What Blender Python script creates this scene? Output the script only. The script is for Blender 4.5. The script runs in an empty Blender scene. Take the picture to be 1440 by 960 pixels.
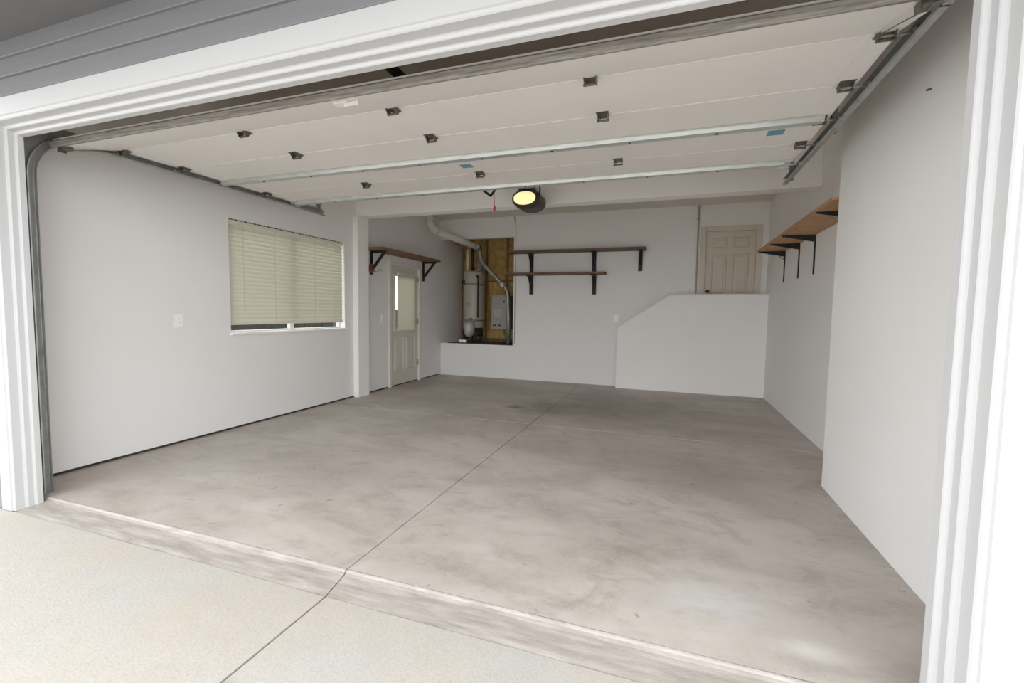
import bpy, bmesh, math, random
from mathutils import Vector, Matrix
random.seed(7)
S = bpy.context.scene
C = S.collection

# ------------------------------------------------------------------ camera
cam = bpy.data.cameras.new('camera')
cam.sensor_width = 36.0
cam.lens = 634.357 / 1440 * 36.0
cam.clip_start = 0.02
co = bpy.data.objects.new('camera', cam); C.objects.link(co)
_R = Vector((0.94419819, 0.32904083, 0.01489676)); _U = Vector((-0.03600043, 0.05813762, 0.99765925)); _F = Vector((-0.32740457, 0.94252435, -0.06673904))
m = Matrix((_R, _U, -_F)).transposed().to_4x4(); m.translation = Vector((4.0422, -1.8122, 1.3437))
co.matrix_world = m
S.camera = co

# ------------------------------------------------------------------ light
W_ = bpy.data.worlds.new('overcast_sky'); S.world = W_; W_.use_nodes = True
bg = W_.node_tree.nodes['Background']; bg.inputs[0].default_value = (0.96, 0.98, 1.0, 1); bg.inputs[1].default_value = 1.0
S.view_settings.view_transform = 'Standard'; S.view_settings.look = 'None'
S.view_settings.gamma = 1.0; S.view_settings.use_curve_mapping = False
S.view_settings.exposure = 1.93
S.cycles.max_bounces = 16; S.cycles.diffuse_bounces = 10; S.cycles.transparent_max_bounces = 16

# ------------------------------------------------------------------ dimensions
W, H = 4.88, 2.433            # door opening
XL, X1, X2, YB = -0.462, 5.226, 5.53, 6.61
YJ = 2.296                    # where the right wall steps back
ZC = 3.19                     # ceiling
ZA = -0.05                    # driveway
XJ = 2.515                    # joint in the concrete

# ------------------------------------------------------------------ materials
def mat(name, col, rough=0.6, metal=0.0, var=0.0, scale=4.0, stretch=(1, 1, 1), col2=None, bump=0.0, bscale=60.0, detail=5, spec=0.4):
    M = bpy.data.materials.new(name); M.use_nodes = True
    N, L = M.node_tree.nodes, M.node_tree.links
    b = N['Principled BSDF']; b.inputs['Roughness'].default_value = rough; b.inputs['Metallic'].default_value = metal
    b.inputs['Specular IOR Level'].default_value = spec
    tc = N.new('ShaderNodeTexCoord'); mp = N.new('ShaderNodeMapping'); mp.inputs['Scale'].default_value = stretch
    L.new(tc.outputs['Object'], mp.inputs['Vector'])
    nz = N.new('ShaderNodeTexNoise'); nz.inputs['Scale'].default_value = scale; nz.inputs['Detail'].default_value = detail; nz.inputs['Roughness'].default_value = 0.6
    L.new(mp.outputs[0], nz.inputs['Vector'])
    rp = N.new('ShaderNodeValToRGB'); rp.color_ramp.elements[0].position = 0.3; rp.color_ramp.elements[1].position = 0.7
    if col2 is None:
        col2 = tuple(min(1, c * (1 + var)) for c in col); c1 = tuple(c * (1 - var) for c in col)
    else:
        c1 = col
    rp.color_ramp.elements[0].color = (*c1, 1); rp.color_ramp.elements[1].color = (*col2, 1)
    L.new(nz.outputs[0], rp.inputs[0]); L.new(rp.outputs[0], b.inputs['Base Color'])
    if bump:
        n2 = N.new('ShaderNodeTexNoise'); n2.inputs['Scale'].default_value = bscale; n2.inputs['Detail'].default_value = 4
        L.new(mp.outputs[0], n2.inputs['Vector'])
        bp = N.new('ShaderNodeBump'); bp.inputs['Strength'].default_value = bump; bp.inputs['Distance'].default_value = 0.01
        L.new(n2.outputs[0], bp.inputs['Height']); L.new(bp.outputs[0], b.inputs['Normal'])
    return M

def mixrgb(N, L, fac, a, b, mode='MIX'):
    x = N.new('ShaderNodeMix'); x.data_type = 'RGBA'; x.blend_type = mode
    for sock, v in ((x.inputs[0], fac), (x.inputs[6], a), (x.inputs[7], b)):
        if isinstance(v, (int, float)): sock.default_value = v
        elif isinstance(v, tuple): sock.default_value = (*v, 1)
        else: L.new(v, sock)
    return x.outputs[2]

def noise(N, L, vec, scale, detail=6, rough=0.6, dist=0.0):
    n = N.new('ShaderNodeTexNoise'); n.inputs['Scale'].default_value = scale; n.inputs['Detail'].default_value = detail
    n.inputs['Roughness'].default_value = rough; n.inputs['Distortion'].default_value = dist
    L.new(vec, n.inputs['Vector']); return n.outputs[0]

def ramp(N, L, v, p0, p1, a=0.0, b=1.0):
    r = N.new('ShaderNodeMapRange'); r.inputs[1].default_value = p0; r.inputs[2].default_value = p1
    r.inputs[3].default_value = a; r.inputs[4].default_value = b; r.clamp = True; r.interpolation_type = 'SMOOTHSTEP'
    L.new(v, r.inputs[0]); return r.outputs[0]

def blob(N, L, pos, centre, size, warp=None):
    """soft 0..1 patch (dirt, pale marks, a painted sheen) around a point of the floor, its outline broken up by noise"""
    mp = N.new('ShaderNodeMapping'); mp.vector_type = 'TEXTURE'
    mp.inputs['Location'].default_value = centre; mp.inputs['Scale'].default_value = size
    L.new(pos, mp.inputs['Vector'])
    ln = N.new('ShaderNodeVectorMath'); ln.operation = 'LENGTH'; L.new(mp.outputs[0], ln.inputs[0])
    v = ln.outputs['Value']
    if warp is not None:
        ad = N.new('ShaderNodeMath'); ad.operation = 'MULTIPLY_ADD'; ad.inputs[1].default_value = 1.1; L.new(warp, ad.inputs[0]); L.new(v, ad.inputs[2])
        v = ad.outputs[0]
        return ramp(N, L, v, 0.6, 1.6, 1, 0)
    return ramp(N, L, v, 0.2, 1.0, 1, 0)

def concrete_floor():
    M = bpy.data.materials.new('worn_garage_concrete'); M.use_nodes = True
    N, L = M.node_tree.nodes, M.node_tree.links; b = N['Principled BSDF']
    tc = N.new('ShaderNodeTexCoord'); pos = tc.outputs['Object']
    mp = N.new('ShaderNodeMapping'); mp.inputs['Scale'].default_value = (0.75, 1.25, 1); mp.inputs['Rotation'].default_value = (0, 0, 0.12); L.new(pos, mp.inputs[0])
    big = noise(N, L, mp.outputs[0], 1.1, 7, 0.62, 0.6); mid = noise(N, L, mp.outputs[0], 4.5, 8, 0.65, 0.4)
    fine = noise(N, L, pos, 55, 5, 0.7); warp = noise(N, L, pos, 2.6, 6, 0.65)
    c = mixrgb(N, L, ramp(N, L, big, 0.36, 0.66), (0.385, 0.342, 0.302), (0.55, 0.505, 0.46))
    c = mixrgb(N, L, ramp(N, L, mid, 0.35, 0.7, 0, 0.45), c, (0.545, 0.498, 0.452))
    c = mixrgb(N, L, ramp(N, L, mid, 0.5, 0.30, 0, 0.5), c, (0.28, 0.242, 0.208))
    blot = noise(N, L, pos, 2.2, 9, 0.72, 1.2); c = mixrgb(N, L, ramp(N, L, blot, 0.52, 0.70, 0, 0.5), c, (0.27, 0.232, 0.198))
    wash = noise(N, L, mp.outputs[0], 3.1, 9, 0.7, 0.9); c = mixrgb(N, L, ramp(N, L, wash, 0.54, 0.70, 0, 0.45), c, (0.60, 0.56, 0.515))
    for ctr, sz, k, colr in (((3.3, 4.6, 0), (1.7, 1.5, 9), 0.62, (0.17, 0.138, 0.112)), ((1.2, 5.6, 0), (1.3, 0.7, 9), 0.45, (0.24, 0.20, 0.165)),
                             ((2.45, 4.3, 0), (0.55, 0.75, 9), 0.6, (0.16, 0.13, 0.105)), ((2.04, 4.14, 0), (0.22, 0.15, 9), 0.9, (0.085, 0.07, 0.06)), ((4.3, 2.2, 0), (0.9, 0.7, 9), 0.42, (0.26, 0.225, 0.19)),
                             ((1.2, 1.2, 0), (1.3, 0.5, 9), 0.3, (0.27, 0.24, 0.21)), ((4.25, 0.42, 0), (0.35, 0.2, 9), 0.5, (0.62, 0.62, 0.63)),  # the cool pale patch is a reflected sheen painted into the floor colour
                             ((4.62, 0.22, 0), (0.2, 0.1, 9), 0.65, (0.75, 0.72, 0.67)), ((-0.1, 0.5, 0), (0.5, 0.35, 9), 0.35, (0.45, 0.36, 0.30))):
        f = blob(N, L, pos, ctr, sz, warp)
        mu = N.new('ShaderNodeMath'); mu.operation = 'MULTIPLY'; mu.inputs[1].default_value = k; L.new(f, mu.inputs[0])
        c = mixrgb(N, L, mu.outputs[0], c, colr)
    sp = noise(N, L, pos, 9, 3, 0.5); c = mixrgb(N, L, ramp(N, L, sp, 0.70, 0.74, 0, 0.5), c, (0.14, 0.115, 0.095))
    c = mixrgb(N, L, ramp(N, L, fine, 0.3, 0.7, 0.0, 0.3), c, (0.56, 0.518, 0.48))
    L.new(c, b.inputs['Base Color'])
    L.new(ramp(N, L, mid, 0.3, 0.7, 0.42, 0.62), b.inputs['Roughness']); b.inputs['Specular IOR Level'].default_value = 0.35
    bp = N.new('ShaderNodeBump'); bp.inputs['Strength'].default_value = 0.12; bp.inputs['Distance'].default_value = 0.01
    L.new(fine, bp.inputs['Height']); L.new(bp.outputs[0], b.inputs['Normal'])
    return M

def concrete_drive():
    M = bpy.data.materials.new('broomed_driveway_concrete'); M.use_nodes = True
    N, L = M.node_tree.nodes, M.node_tree.links; b = N['Principled BSDF']
    tc = N.new('ShaderNodeTexCoord'); pos = tc.outputs['Object']
    big = noise(N, L, pos, 1.3, 6, 0.6, 0.3); mid = noise(N, L, pos, 7, 6, 0.65); fine = noise(N, L, pos, 95, 3, 0.75)
    c = mixrgb(N, L, ramp(N, L, big, 0.4, 0.68), (0.455, 0.44, 0.415), (0.475, 0.43, 0.37))
    c = mixrgb(N, L, ramp(N, L, mid, 0.3, 0.72, 0, 0.35), c, (0.52, 0.495, 0.46))
    c = mixrgb(N, L, ramp(N, L, fine, 0.4, 0.7, 0, 0.5), c, (0.36, 0.325, 0.285))
    f = blob(N, L, pos, (2.55, -0.66, 0), (0.09, 0.05, 9), mid)
    mu = N.new('ShaderNodeMath'); mu.operation = 'MULTIPLY'; mu.inputs[1].default_value = 0.5; L.new(f, mu.inputs[0])
    c = mixrgb(N, L, mu.outputs[0], c, (0.36, 0.33, 0.30))
    L.new(c, b.inputs['Base Color']); b.inputs['Roughness'].default_value = 0.85; b.inputs['Specular IOR Level'].default_value = 0.2
    bp = N.new('ShaderNodeBump'); bp.inputs['Strength'].default_value = 0.25; bp.inputs['Distance'].default_value = 0.006
    L.new(fine, bp.inputs['Height']); L.new(bp.outputs[0], b.inputs['Normal'])
    return M

def threshold_concrete():
    M = mat('stained_threshold_concrete', (0.25, 0.222, 0.195), 0.8, scale=3.6, stretch=(1.1, 9, 6), col2=(0.42, 0.386, 0.35), bump=0.25, bscale=45, detail=9)
    return M

def wood(name, a, b, axis):
    st = {'x': (1.2, 14, 14), 'y': (14, 1.2, 14), 'z': (14, 14, 1.2)}[axis]
    return mat(name, a, 0.65, scale=3.0, stretch=st, col2=b, bump=0.1, bscale=20, detail=8)

def emitter(name, col, strength):
    M = bpy.data.materials.new(name); M.use_nodes = True
    b = M.node_tree.nodes['Principled BSDF']; b.inputs['Base Color'].default_value = (*col, 1)
    b.inputs['Emission Color'].default_value = (*col, 1); b.inputs['Emission Strength'].default_value = strength
    return M

def glass():
    M = bpy.data.materials.new('window_glass'); M.use_nodes = True
    N, L = M.node_tree.nodes, M.node_tree.links; N.remove(N['Principled BSDF'])
    t = N.new('ShaderNodeBsdfTransparent'); t.inputs[0].default_value = (0.93, 0.96, 0.95, 1)
    g = N.new('ShaderNodeBsdfGlossy'); g.inputs['Roughness'].default_value = 0.02
    mx = N.new('ShaderNodeMixShader'); mx.inputs[0].default_value = 0.07; L.new(t.outputs[0], mx.inputs[1]); L.new(g.outputs[0], mx.inputs[2])
    L.new(mx.outputs[0], N['Material Output'].inputs[0]); return M

def translucent(name, col, k):
    M = bpy.data.materials.new(name); M.use_nodes = True
    N, L = M.node_tree.nodes, M.node_tree.links; b = N['Principled BSDF']; b.inputs['Base Color'].default_value = (*col, 1); b.inputs['Roughness'].default_value = 0.5
    t = N.new('ShaderNodeBsdfTranslucent'); t.inputs[0].default_value = (*col, 1)
    mx = N.new('ShaderNodeMixShader'); mx.inputs[0].default_value = k; L.new(b.outputs[0], mx.inputs[1]); L.new(t.outputs[0], mx.inputs[2])
    L.new(mx.outputs[0], N['Material Output'].inputs[0]); return M

M = dict(
    wall=mat('painted_drywall', (0.818, 0.812, 0.806), 0.75, var=0.012, scale=1.5, bump=0.06, bscale=90, spec=0.25),
    ceil=mat('ceiling_drywall', (0.76, 0.71, 0.645), 0.85, var=0.03, scale=2, spec=0.2),
    half=mat('half_wall_paint', (0.90, 0.89, 0.875), 0.7, var=0.01, scale=1.5, spec=0.25),
    cap=mat('cream_trim_paint', (0.76, 0.73, 0.67), 0.5, var=0.02),
    trim=mat('white_trim_paint', (0.475, 0.475, 0.477), 0.45, var=0.01),
    floor=concrete_floor(), drive=concrete_drive(), thresh=threshold_concrete(),
    ridge=mat('pale_worn_concrete_edge', (0.31, 0.278, 0.25), 0.85, scale=5, stretch=(1.2, 6, 6), col2=(0.50, 0.46, 0.425), bump=0.3, bscale=50),
    filler=mat('dusty_joint_filler', (0.42, 0.375, 0.335), 0.9, scale=5, col2=(0.86, 0.82, 0.77), detail=8),
    under=mat('dark_joint_dirt', (0.06, 0.052, 0.045), 0.95, var=0.2),
    siding=mat('grey_siding_paint', (0.205, 0.206, 0.216), 0.7, var=0.05, scale=6, stretch=(0.4, 1, 12)),
    soffit=mat('grey_soffit_paint', (0.155, 0.155, 0.157), 0.8, var=0.03),
    ground=mat('gravel_ground', (0.42, 0.40, 0.37), 0.95, var=0.15, scale=20),
    dpan=mat('garage_door_steel_white', (0.80, 0.77, 0.735), 0.5, var=0.02, scale=3),
    seal=mat('weathered_bottom_rail', (0.15, 0.135, 0.118), 0.85, scale=9, stretch=(0.6, 6, 12), col2=(0.36, 0.335, 0.305), detail=9),
    galv=mat('galvanized_strut', (0.50, 0.53, 0.52), 0.42, 0.55, scale=14, stretch=(0.5, 4, 4), col2=(0.66, 0.69, 0.67)),
    track=mat('galvanized_track', (0.33, 0.335, 0.325), 0.45, 0.6, scale=12, col2=(0.47, 0.475, 0.465)),
    hinge=mat('zinc_hinge', (0.09, 0.082, 0.072), 0.4, 0.6, scale=40, col2=(0.22, 0.20, 0.17)),
    nylon=mat('white_nylon_roller', (0.6, 0.6, 0.58), 0.5),
    black=mat('black_iron', (0.022, 0.022, 0.025), 0.5, 0.3, var=0.2, scale=20),
    dplastic=mat('dark_opener_plastic', (0.045, 0.038, 0.033), 0.45, var=0.1, scale=10),
    lens=emitter('lit_opener_lens', (1.0, 0.74, 0.39), 0.26),
    red=mat('red_plastic', (0.35, 0.03, 0.02), 0.5), cord=mat('red_cord', (0.4, 0.2, 0.17), 0.8),
    tape=mat('blue_green_sticker', (0.15, 0.33, 0.38), 0.6, var=0.1, scale=30),
    woodx=wood('brown_shelf_wood', (0.105, 0.062, 0.038), (0.24, 0.155, 0.10), 'x'),
    woody=wood('reddish_brown_shelf_wood', (0.15, 0.075, 0.04), (0.30, 0.17, 0.10), 'y'),
    ply=wood('orange_plywood', (0.40, 0.22, 0.105), (0.56, 0.34, 0.18), 'y'),
    stud=wood('stud_lumber', (0.16, 0.09, 0.05), (0.30, 0.18, 0.10), 'z'),
    insul=mat('kraft_faced_insulation', (0.38, 0.245, 0.08), 0.8, scale=9, col2=(0.64, 0.455, 0.165), bump=0.8, bscale=14),
    door1=mat('cream_door_paint', (0.66, 0.63, 0.565), 0.5, var=0.015), door2=mat('beige_door_paint', (0.63, 0.575, 0.49), 0.5, var=0.015),
    casing2=mat('beige_casing_paint', (0.65, 0.60, 0.52), 0.5, var=0.015),
    brass=mat('dark_brass', (0.10, 0.075, 0.05), 0.35, 0.8), steelh=mat('hinge_brass', (0.42, 0.38, 0.30), 0.4, 0.7),
    blind=translucent('cream_blind_slat', (0.77, 0.745, 0.665), 0.38), rail=mat('cream_blind_rail', (0.72, 0.69, 0.58), 0.5, var=0.03),
    bcord=mat('blind_cord', (0.68, 0.65, 0.56), 0.8),
    vinyl=mat('white_vinyl', (0.78, 0.77, 0.73), 0.4, var=0.01), glass=glass(),
    plate=mat('white_plastic_plate', (0.93, 0.93, 0.92), 0.35), slot=mat('dark_slot', (0.03, 0.03, 0.03), 0.6),
    pipew=mat('white_painted_pipe', (0.72, 0.69, 0.64), 0.5, var=0.03), pipes=mat('galvanized_flue', (0.30, 0.29, 0.27), 0.4, 0.5, scale=10, col2=(0.46, 0.44, 0.41)),
    tank=mat('water_heater_enamel', (0.44, 0.41, 0.345), 0.35, var=0.05, scale=5), tankg=mat('grey_tank_steel', (0.42, 0.42, 0.38), 0.4, 0.2, var=0.1),
    strap=mat('strap_steel', (0.30, 0.28, 0.24), 0.4, 0.7), ugrey=mat('grey_panel_enamel', (0.34, 0.33, 0.31), 0.5, var=0.04),
    pan=mat('dark_drain_pan', (0.05, 0.047, 0.042), 0.5, 0.4, var=0.1), leaf=mat('added_fence_dark', (0.010, 0.009, 0.008), 0.85, scale=9, stretch=(9, 9, 1), col2=(0.05, 0.042, 0.03)),
    conduit=mat('painted_conduit', (0.40, 0.375, 0.345), 0.6, var=0.03), copper=mat('copper_wire', (0.30, 0.15, 0.08), 0.5, 0.5, var=0.1),
    bark=mat('sill_plate_dark', (0.05, 0.04, 0.032), 0.9, var=0.3),
)

# ------------------------------------------------------------------ mesh helpers
class MB:
    def __init__(self): self.bm = bmesh.new()
    def box(self, x0, x1, y0, y1, z0, z1, bev=0.0):
        b = bmesh.new(); r = bmesh.ops.create_cube(b, size=1.0)
        for v in b.verts: v.co = Vector(((x0 + x1) / 2 + v.co.x * (x1 - x0), (y0 + y1) / 2 + v.co.y * (y1 - y0), (z0 + z1) / 2 + v.co.z * (z1 - z0)))
        if bev: bmesh.ops.bevel(b, geom=list(b.edges), offset=bev, segments=2, affect='EDGES', profile=0.6)
        return self.add(b)
    def add(self, b, mx=None):
        if mx is not None: bmesh.ops.transform(b, matrix=mx, verts=b.verts)
        me = bpy.data.meshes.new('t'); b.to_mesh(me); b.free(); self.bm.from_mesh(me); bpy.data.meshes.remove(me); return self
    def prism(self, poly, d0, d1, axis='y', bev=0.0):
        """poly = 2D outline; extruded from d0 to d1 along axis. axis y: (x,z); x: (y,z); z: (x,y)"""
        f = {'y': lambda a, c, d: (a, d, c), 'x': lambda a, c, d: (d, a, c), 'z': lambda a, c, d: (a, c, d)}[axis]
        b = bmesh.new(); n = len(poly)
        A = [b.verts.new(f(p[0], p[1], d0)) for p in poly]; B = [b.verts.new(f(p[0], p[1], d1)) for p in poly]
        b.faces.new(A); b.faces.new(B[::-1])
        for i in range(n): b.faces.new((A[i], B[i], B[(i + 1) % n], A[(i + 1) % n]))
        bmesh.ops.recalc_face_normals(b, faces=b.faces)
        if bev: bmesh.ops.bevel(b, geom=list(b.edges), offset=bev, segments=1, affect='EDGES')
        return self.add(b)
    def tube(self, pts, r, seg=12, caps=True):
        pts = [Vector(p) for p in pts]; b = bmesh.new(); rings = []
        rr = r if isinstance(r, (list, tuple)) else [r] * len(pts)
        up = None
        for i, p in enumerate(pts):
            t = (pts[min(i + 1, len(pts) - 1)] - pts[max(i - 1, 0)]).normalized()
            if up is None: up = t.orthogonal().normalized()
            up = (up - t * up.dot(t)).normalized(); s = t.cross(up)
            rings.append([b.verts.new(p + (up * math.cos(2 * math.pi * k / seg) + s * math.sin(2 * math.pi * k / seg)) * rr[i]) for k in range(seg)])
        for a, c in zip(rings, rings[1:]):
            for k in range(seg):
                fc = b.faces.new((a[k], a[(k + 1) % seg], c[(k + 1) % seg], c[k])); fc.smooth = True
        if caps: b.faces.new(rings[0][::-1]); b.faces.new(rings[-1])
        bmesh.ops.recalc_face_normals(b, faces=b.faces)
        return self.add(b)
    def lathe(self, prof, c=(0, 0, 0), axis='z', seg=28):
        b = bmesh.new(); rings = []
        for r, h in prof:
            ring = []
            for k in range(seg):
                a = 2 * math.pi * k / seg; u, v = r * math.cos(a), r * math.sin(a)
                P = {'z': (u, v, h), 'y': (u, h, v), 'x': (h, u, v)}[axis]
                ring.append(b.verts.new(Vector(P) + Vector(c)))
            rings.append(ring)
        for a, d in zip(rings, rings[1:]):
            for k in range(seg):
                fc = b.faces.new((a[k], a[(k + 1) % seg], d[(k + 1) % seg], d[k])); fc.smooth = True
        b.faces.new(rings[0][::-1]); b.faces.new(rings[-1])
        bmesh.ops.recalc_face_normals(b, faces=b.faces)
        return self.add(b)
    def mesh(self, name):
        me = bpy.data.meshes.new(name); self.bm.to_mesh(me); self.bm.free(); return me

def wloc(o):
    v = Vector((0, 0, 0))
    while o: v += o.location; o = o.parent
    return v
def obj(name, mb, material, parent=None, label=None):
    """one mesh object; vertices are given in world space and moved into the parent's frame"""
    me = mb.mesh(name) if isinstance(mb, MB) else mb
    if parent is not None and isinstance(mb, MB): me.transform(Matrix.Translation(-wloc(parent)))
    me.materials.append(M[material]) if not me.materials else None
    o = bpy.data.objects.new(name, me); C.objects.link(o); o.parent = parent
    if label: o['label'] = label
    return o
def inst(src, loc, parent, name=None):
    o = bpy.data.objects.new(name or src.name.split('.')[0], src if isinstance(src, bpy.types.Mesh) else src.data)
    C.objects.link(o); o.parent = parent; o.location = loc; return o
def tag(o, label, cat, group=None):
    o['label'] = label; o['category'] = cat
    if group: o['group'] = group
    return o
def thing(name, loc, label, cat, group=None):
    o = bpy.data.objects.new(name, None); C.objects.link(o); o.location = loc; o.empty_display_size = 0.1
    return tag(o, label, cat, group)
def struct(o, label=None, cat=None):
    o['kind'] = 'structure'
    if label: o['label'] = label
    if cat: o['category'] = cat
    return o
def B(*a, **k): return MB().box(*a, **k)

def wall(name, axis, d0, d1, u0, u1, z0, z1, holes=(), material='wall', label=None, cat='wall'):
    """solid wall slab with rectangular holes, one watertight mesh. axis = normal; u runs along the wall"""
    us = sorted({u0, u1, *[h[0] for h in holes], *[h[1] for h in holes]}); zs = sorted({z0, z1, *[h[2] for h in holes], *[h[3] for h in holes]})
    us = [u for u in us if u0 <= u <= u1]; zs = [z for z in zs if z0 <= z <= z1]
    P = (lambda u, z, d: (d, u, z)) if axis == 'x' else (lambda u, z, d: (u, d, z))
    solid = lambda i, j: 0 <= i < len(us) - 1 and 0 <= j < len(zs) - 1 and not any(h[0] <= (us[i] + us[i + 1]) / 2 <= h[1] and h[2] <= (zs[j] + zs[j + 1]) / 2 <= h[3] for h in holes)
    b = bmesh.new(); V = {}
    def v(i, j, k):
        if (i, j, k) not in V: V[(i, j, k)] = b.verts.new(P(us[i], zs[j], (d0, d1)[k]))
        return V[(i, j, k)]
    for i in range(len(us) - 1):
        for j in range(len(zs) - 1):
            if not solid(i, j): continue
            for k in (0, 1): b.faces.new((v(i, j, k), v(i + 1, j, k), v(i + 1, j + 1, k), v(i, j + 1, k)))
            for di, dj, e in ((-1, 0, ((i, j), (i, j + 1))), (1, 0, ((i + 1, j), (i + 1, j + 1))), (0, -1, ((i, j), (i + 1, j))), (0, 1, ((i, j + 1), (i + 1, j + 1)))):
                if not solid(i + di, j + dj): b.faces.new((v(*e[0], 0), v(*e[1], 0), v(*e[1], 1), v(*e[0], 1)))
    bmesh.ops.recalc_face_normals(b, faces=b.faces)
    mb = MB(); mb.add(b)
    return struct(obj(name, mb, material), label, cat)

# ------------------------------------------------------------------ ground, floor
struct(obj('ground', B(-30, 35, -30, 30, -0.30, -0.13), 'ground'), 'grey gravel ground around the garage', 'ground')
fl = struct(obj('floor', B(XL - 0.1, X2 + 0.1, 0.03, YB + 0.1, -0.28, -0.035), 'under'), 'worn grey concrete garage floor with stains and joints', 'floor')
YC = 3.30
for (x0, x1) in ((XL - 0.05, XJ - 0.0035), (XJ + 0.0035, X2 + 0.05)):
    for (y0, y1) in ((0.045, YC - 0.011), (YC + 0.011, YB + 0.05)):
        obj('concrete_slab', B(x0, x1, y0, y1, -0.034, 0.0, bev=0.0015), 'floor', fl)
    obj('joint_filler', B(x0, x1, YC - 0.011, YC + 0.011, -0.03, -0.0006), 'filler', fl)
    # rounded lip of the floor and the sloped threshold below it
    a, c = x0 + (0.05 if x0 < 0 else 0), x1 - (0.05 if x1 > 5 else 0)
    obj('threshold_edge', MB().prism([(0.0445, -0.03), (0.0445, 0.0), (0.036, 0.001), (0.029, -0.002), (0.024, -0.008), (0.024, -0.03)], a, c, 'x'), 'ridge', fl)
    obj('threshold', MB().prism([(0.0238, -0.12), (0.0238, -0.009), (0.012, -0.019), (-0.03, -0.029), (-0.095, -0.044), (-0.108, ZA + 0.0015), (-0.116, ZA - 0.001), (-0.116, -0.12)], a, c, 'x'), 'thresh', fl)
dr = struct(obj('driveway', B(-0.9, 7.4, -9.0, -0.122, -0.25, -0.10), 'under'), 'pale broom-finished concrete driveway apron', 'driveway')
for (x0, x1) in ((-0.9, XJ - 0.005), (XJ + 0.005, 7.4)):
    for (y0, y1) in ((-4.4, -0.1175), (-9.0, -4.41)):
        obj('driveway_slab', B(x0, x1, y0, y1, -0.10, ZA, bev=0.003), 'drive', dr)

# ------------------------------------------------------------------ shell
WIN = (1.82, 3.66, 1.06, 2.30)
D1 = (4.80, 5.735, -1, 2.115)
wl = wall('wall_left', 'x', XL - 0.14, XL, -0.09, 7.7, 0.024, ZC, [WIN, D1], label='long pale grey painted wall with a window and a side door')
struct(obj('trim_1', B(XL - 0.13, XL - 0.02, 0.0, 4.80, -0.02, 0.024), 'bark', None), 'dark gap strip under the left wall in front of the side door', 'trim')
struct(obj('trim_2', B(XL - 0.13, XL - 0.02, 5.735, 6.6, -0.02, 0.024), 'bark', None), 'dark gap strip under the left wall past the side door', 'trim')
D2 = (4.575, 5.365, 0.70, 2.755)
AX = 1.13
wb = wall('wall_back', 'y', YB, YB + 0.12, XL - 0.1, X2 + 0.1, -0.02, ZC, [(-9, AX, 0.665, 2.79), D2], label='grey back wall with heater niche, shelves and raised door')
struct(obj('wall_right', B(X2, X2 + 0.14, YJ - 0.1, YB + 0.15, -0.02, ZC), 'wall'), 'recessed far stretch of the right wall below the plywood shelf', 'wall')
struct(obj('wall_right_front', B(X1, X2 + 0.14, -0.09, YJ, -0.02, ZC, bev=0.003), 'wall'), 'near stretch of the right wall that stands proud', 'wall')
wf = wall('wall_front', 'y', -0.095, -0.002, XL - 0.14, X2 + 0.14, ZA, ZC + 0.1, [(-0.14, W + 0.14, -1, H + 0.14)], label='front wall around the garage door opening')
struct(obj('ceiling', B(XL - 0.14, X2 + 0.14, -0.09, 7.75, ZC, ZC + 0.15), 'ceil'), 'tan painted garage ceiling', 'ceiling')
bm_ = struct(obj('ceiling_beam', B(XL, X2, 3.90, 4.10, 2.722, ZC, bev=0.008), 'half'), 'white boxed beam crossing under the ceiling', 'beam')
struct(obj('post', B(XL, XL + 0.09, 3.84, 4.10, 0.0, 2.722, bev=0.006), 'half'), 'white boxed post against the left wall under the beam', 'post')

# heater niche behind the back wall
nk = struct(obj('wall_niche', B(XL - 0.1, AX + 0.3, 7.66, 7.75, 0.3, ZC), 'stud'), 'unfinished stud wall at the back of the heater niche', 'wall')
struct(obj('wall_niche_right', B(AX + 0.1, AX + 0.3, YB + 0.12, 7.66, 0.3, ZC), 'stud'), 'bare wood side of the heater niche', 'wall')
struct(obj('niche_platform', B(XL, AX + 0.1, YB + 0.12, 7.66, 0.3, 0.66), 'wall'), 'raised platform that carries the water heater', 'platform')
for x in (-0.44, 0.13, 0.63, 1.09):
    obj('stud', B(x, x + 0.04, 7.57, 7.66, 0.66, ZC), 'stud', nk)
for z in (1.98, 0.70):
    obj('blocking', B(0.17, 0.63, 7.575, 7.66, z, z + 0.04), 'stud', nk); obj('blocking', B(0.67, 1.09, 7.575, 7.66, z, z + 0.04), 'stud', nk)
for (x0, x1) in ((-0.40, 0.13), (0.17, 0.63), (0.67, 1.09)):
    for (z0, z1) in ((0.74, 1.98), (2.02, 3.0)):
        mb = MB(); n = 6
        pr = [(x0, 7.655), (x0, 7.60), (x0 + 0.05, 7.575), ((x0 + x1) / 2, 7.555), (x1 - 0.05, 7.575), (x1, 7.60), (x1, 7.655)]
        mb.prism(pr, z0, z1, 'z'); obj('insulation_batt', mb, 'insul', nk)

# half wall of the stairs
YH = 6.385
hw = struct(obj('half_wall', MB().prism([(3.17, -0.01), (3.17, 1.085), (4.035, 1.655), (X2, 1.665), (X2, -0.01)], YH, YH + 0.12, 'y'), 'half'), 'white half wall with sloping top in front of the raised door', 'half wall')
obj('cap', MB().prism([(3.155, 1.075), (3.155, 1.095), (4.03, 1.675), (X2, 1.687), (X2, 1.665), (4.035, 1.655), (3.17, 1.085)], YH - 0.014, YH + 0.134, 'y'), 'cap', hw)
struct(obj('landing', B(3.9, X2, YH + 0.12, YB, 0.55, 0.69), 'floor'), 'landing hidden behind the half wall', 'landing')

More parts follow.
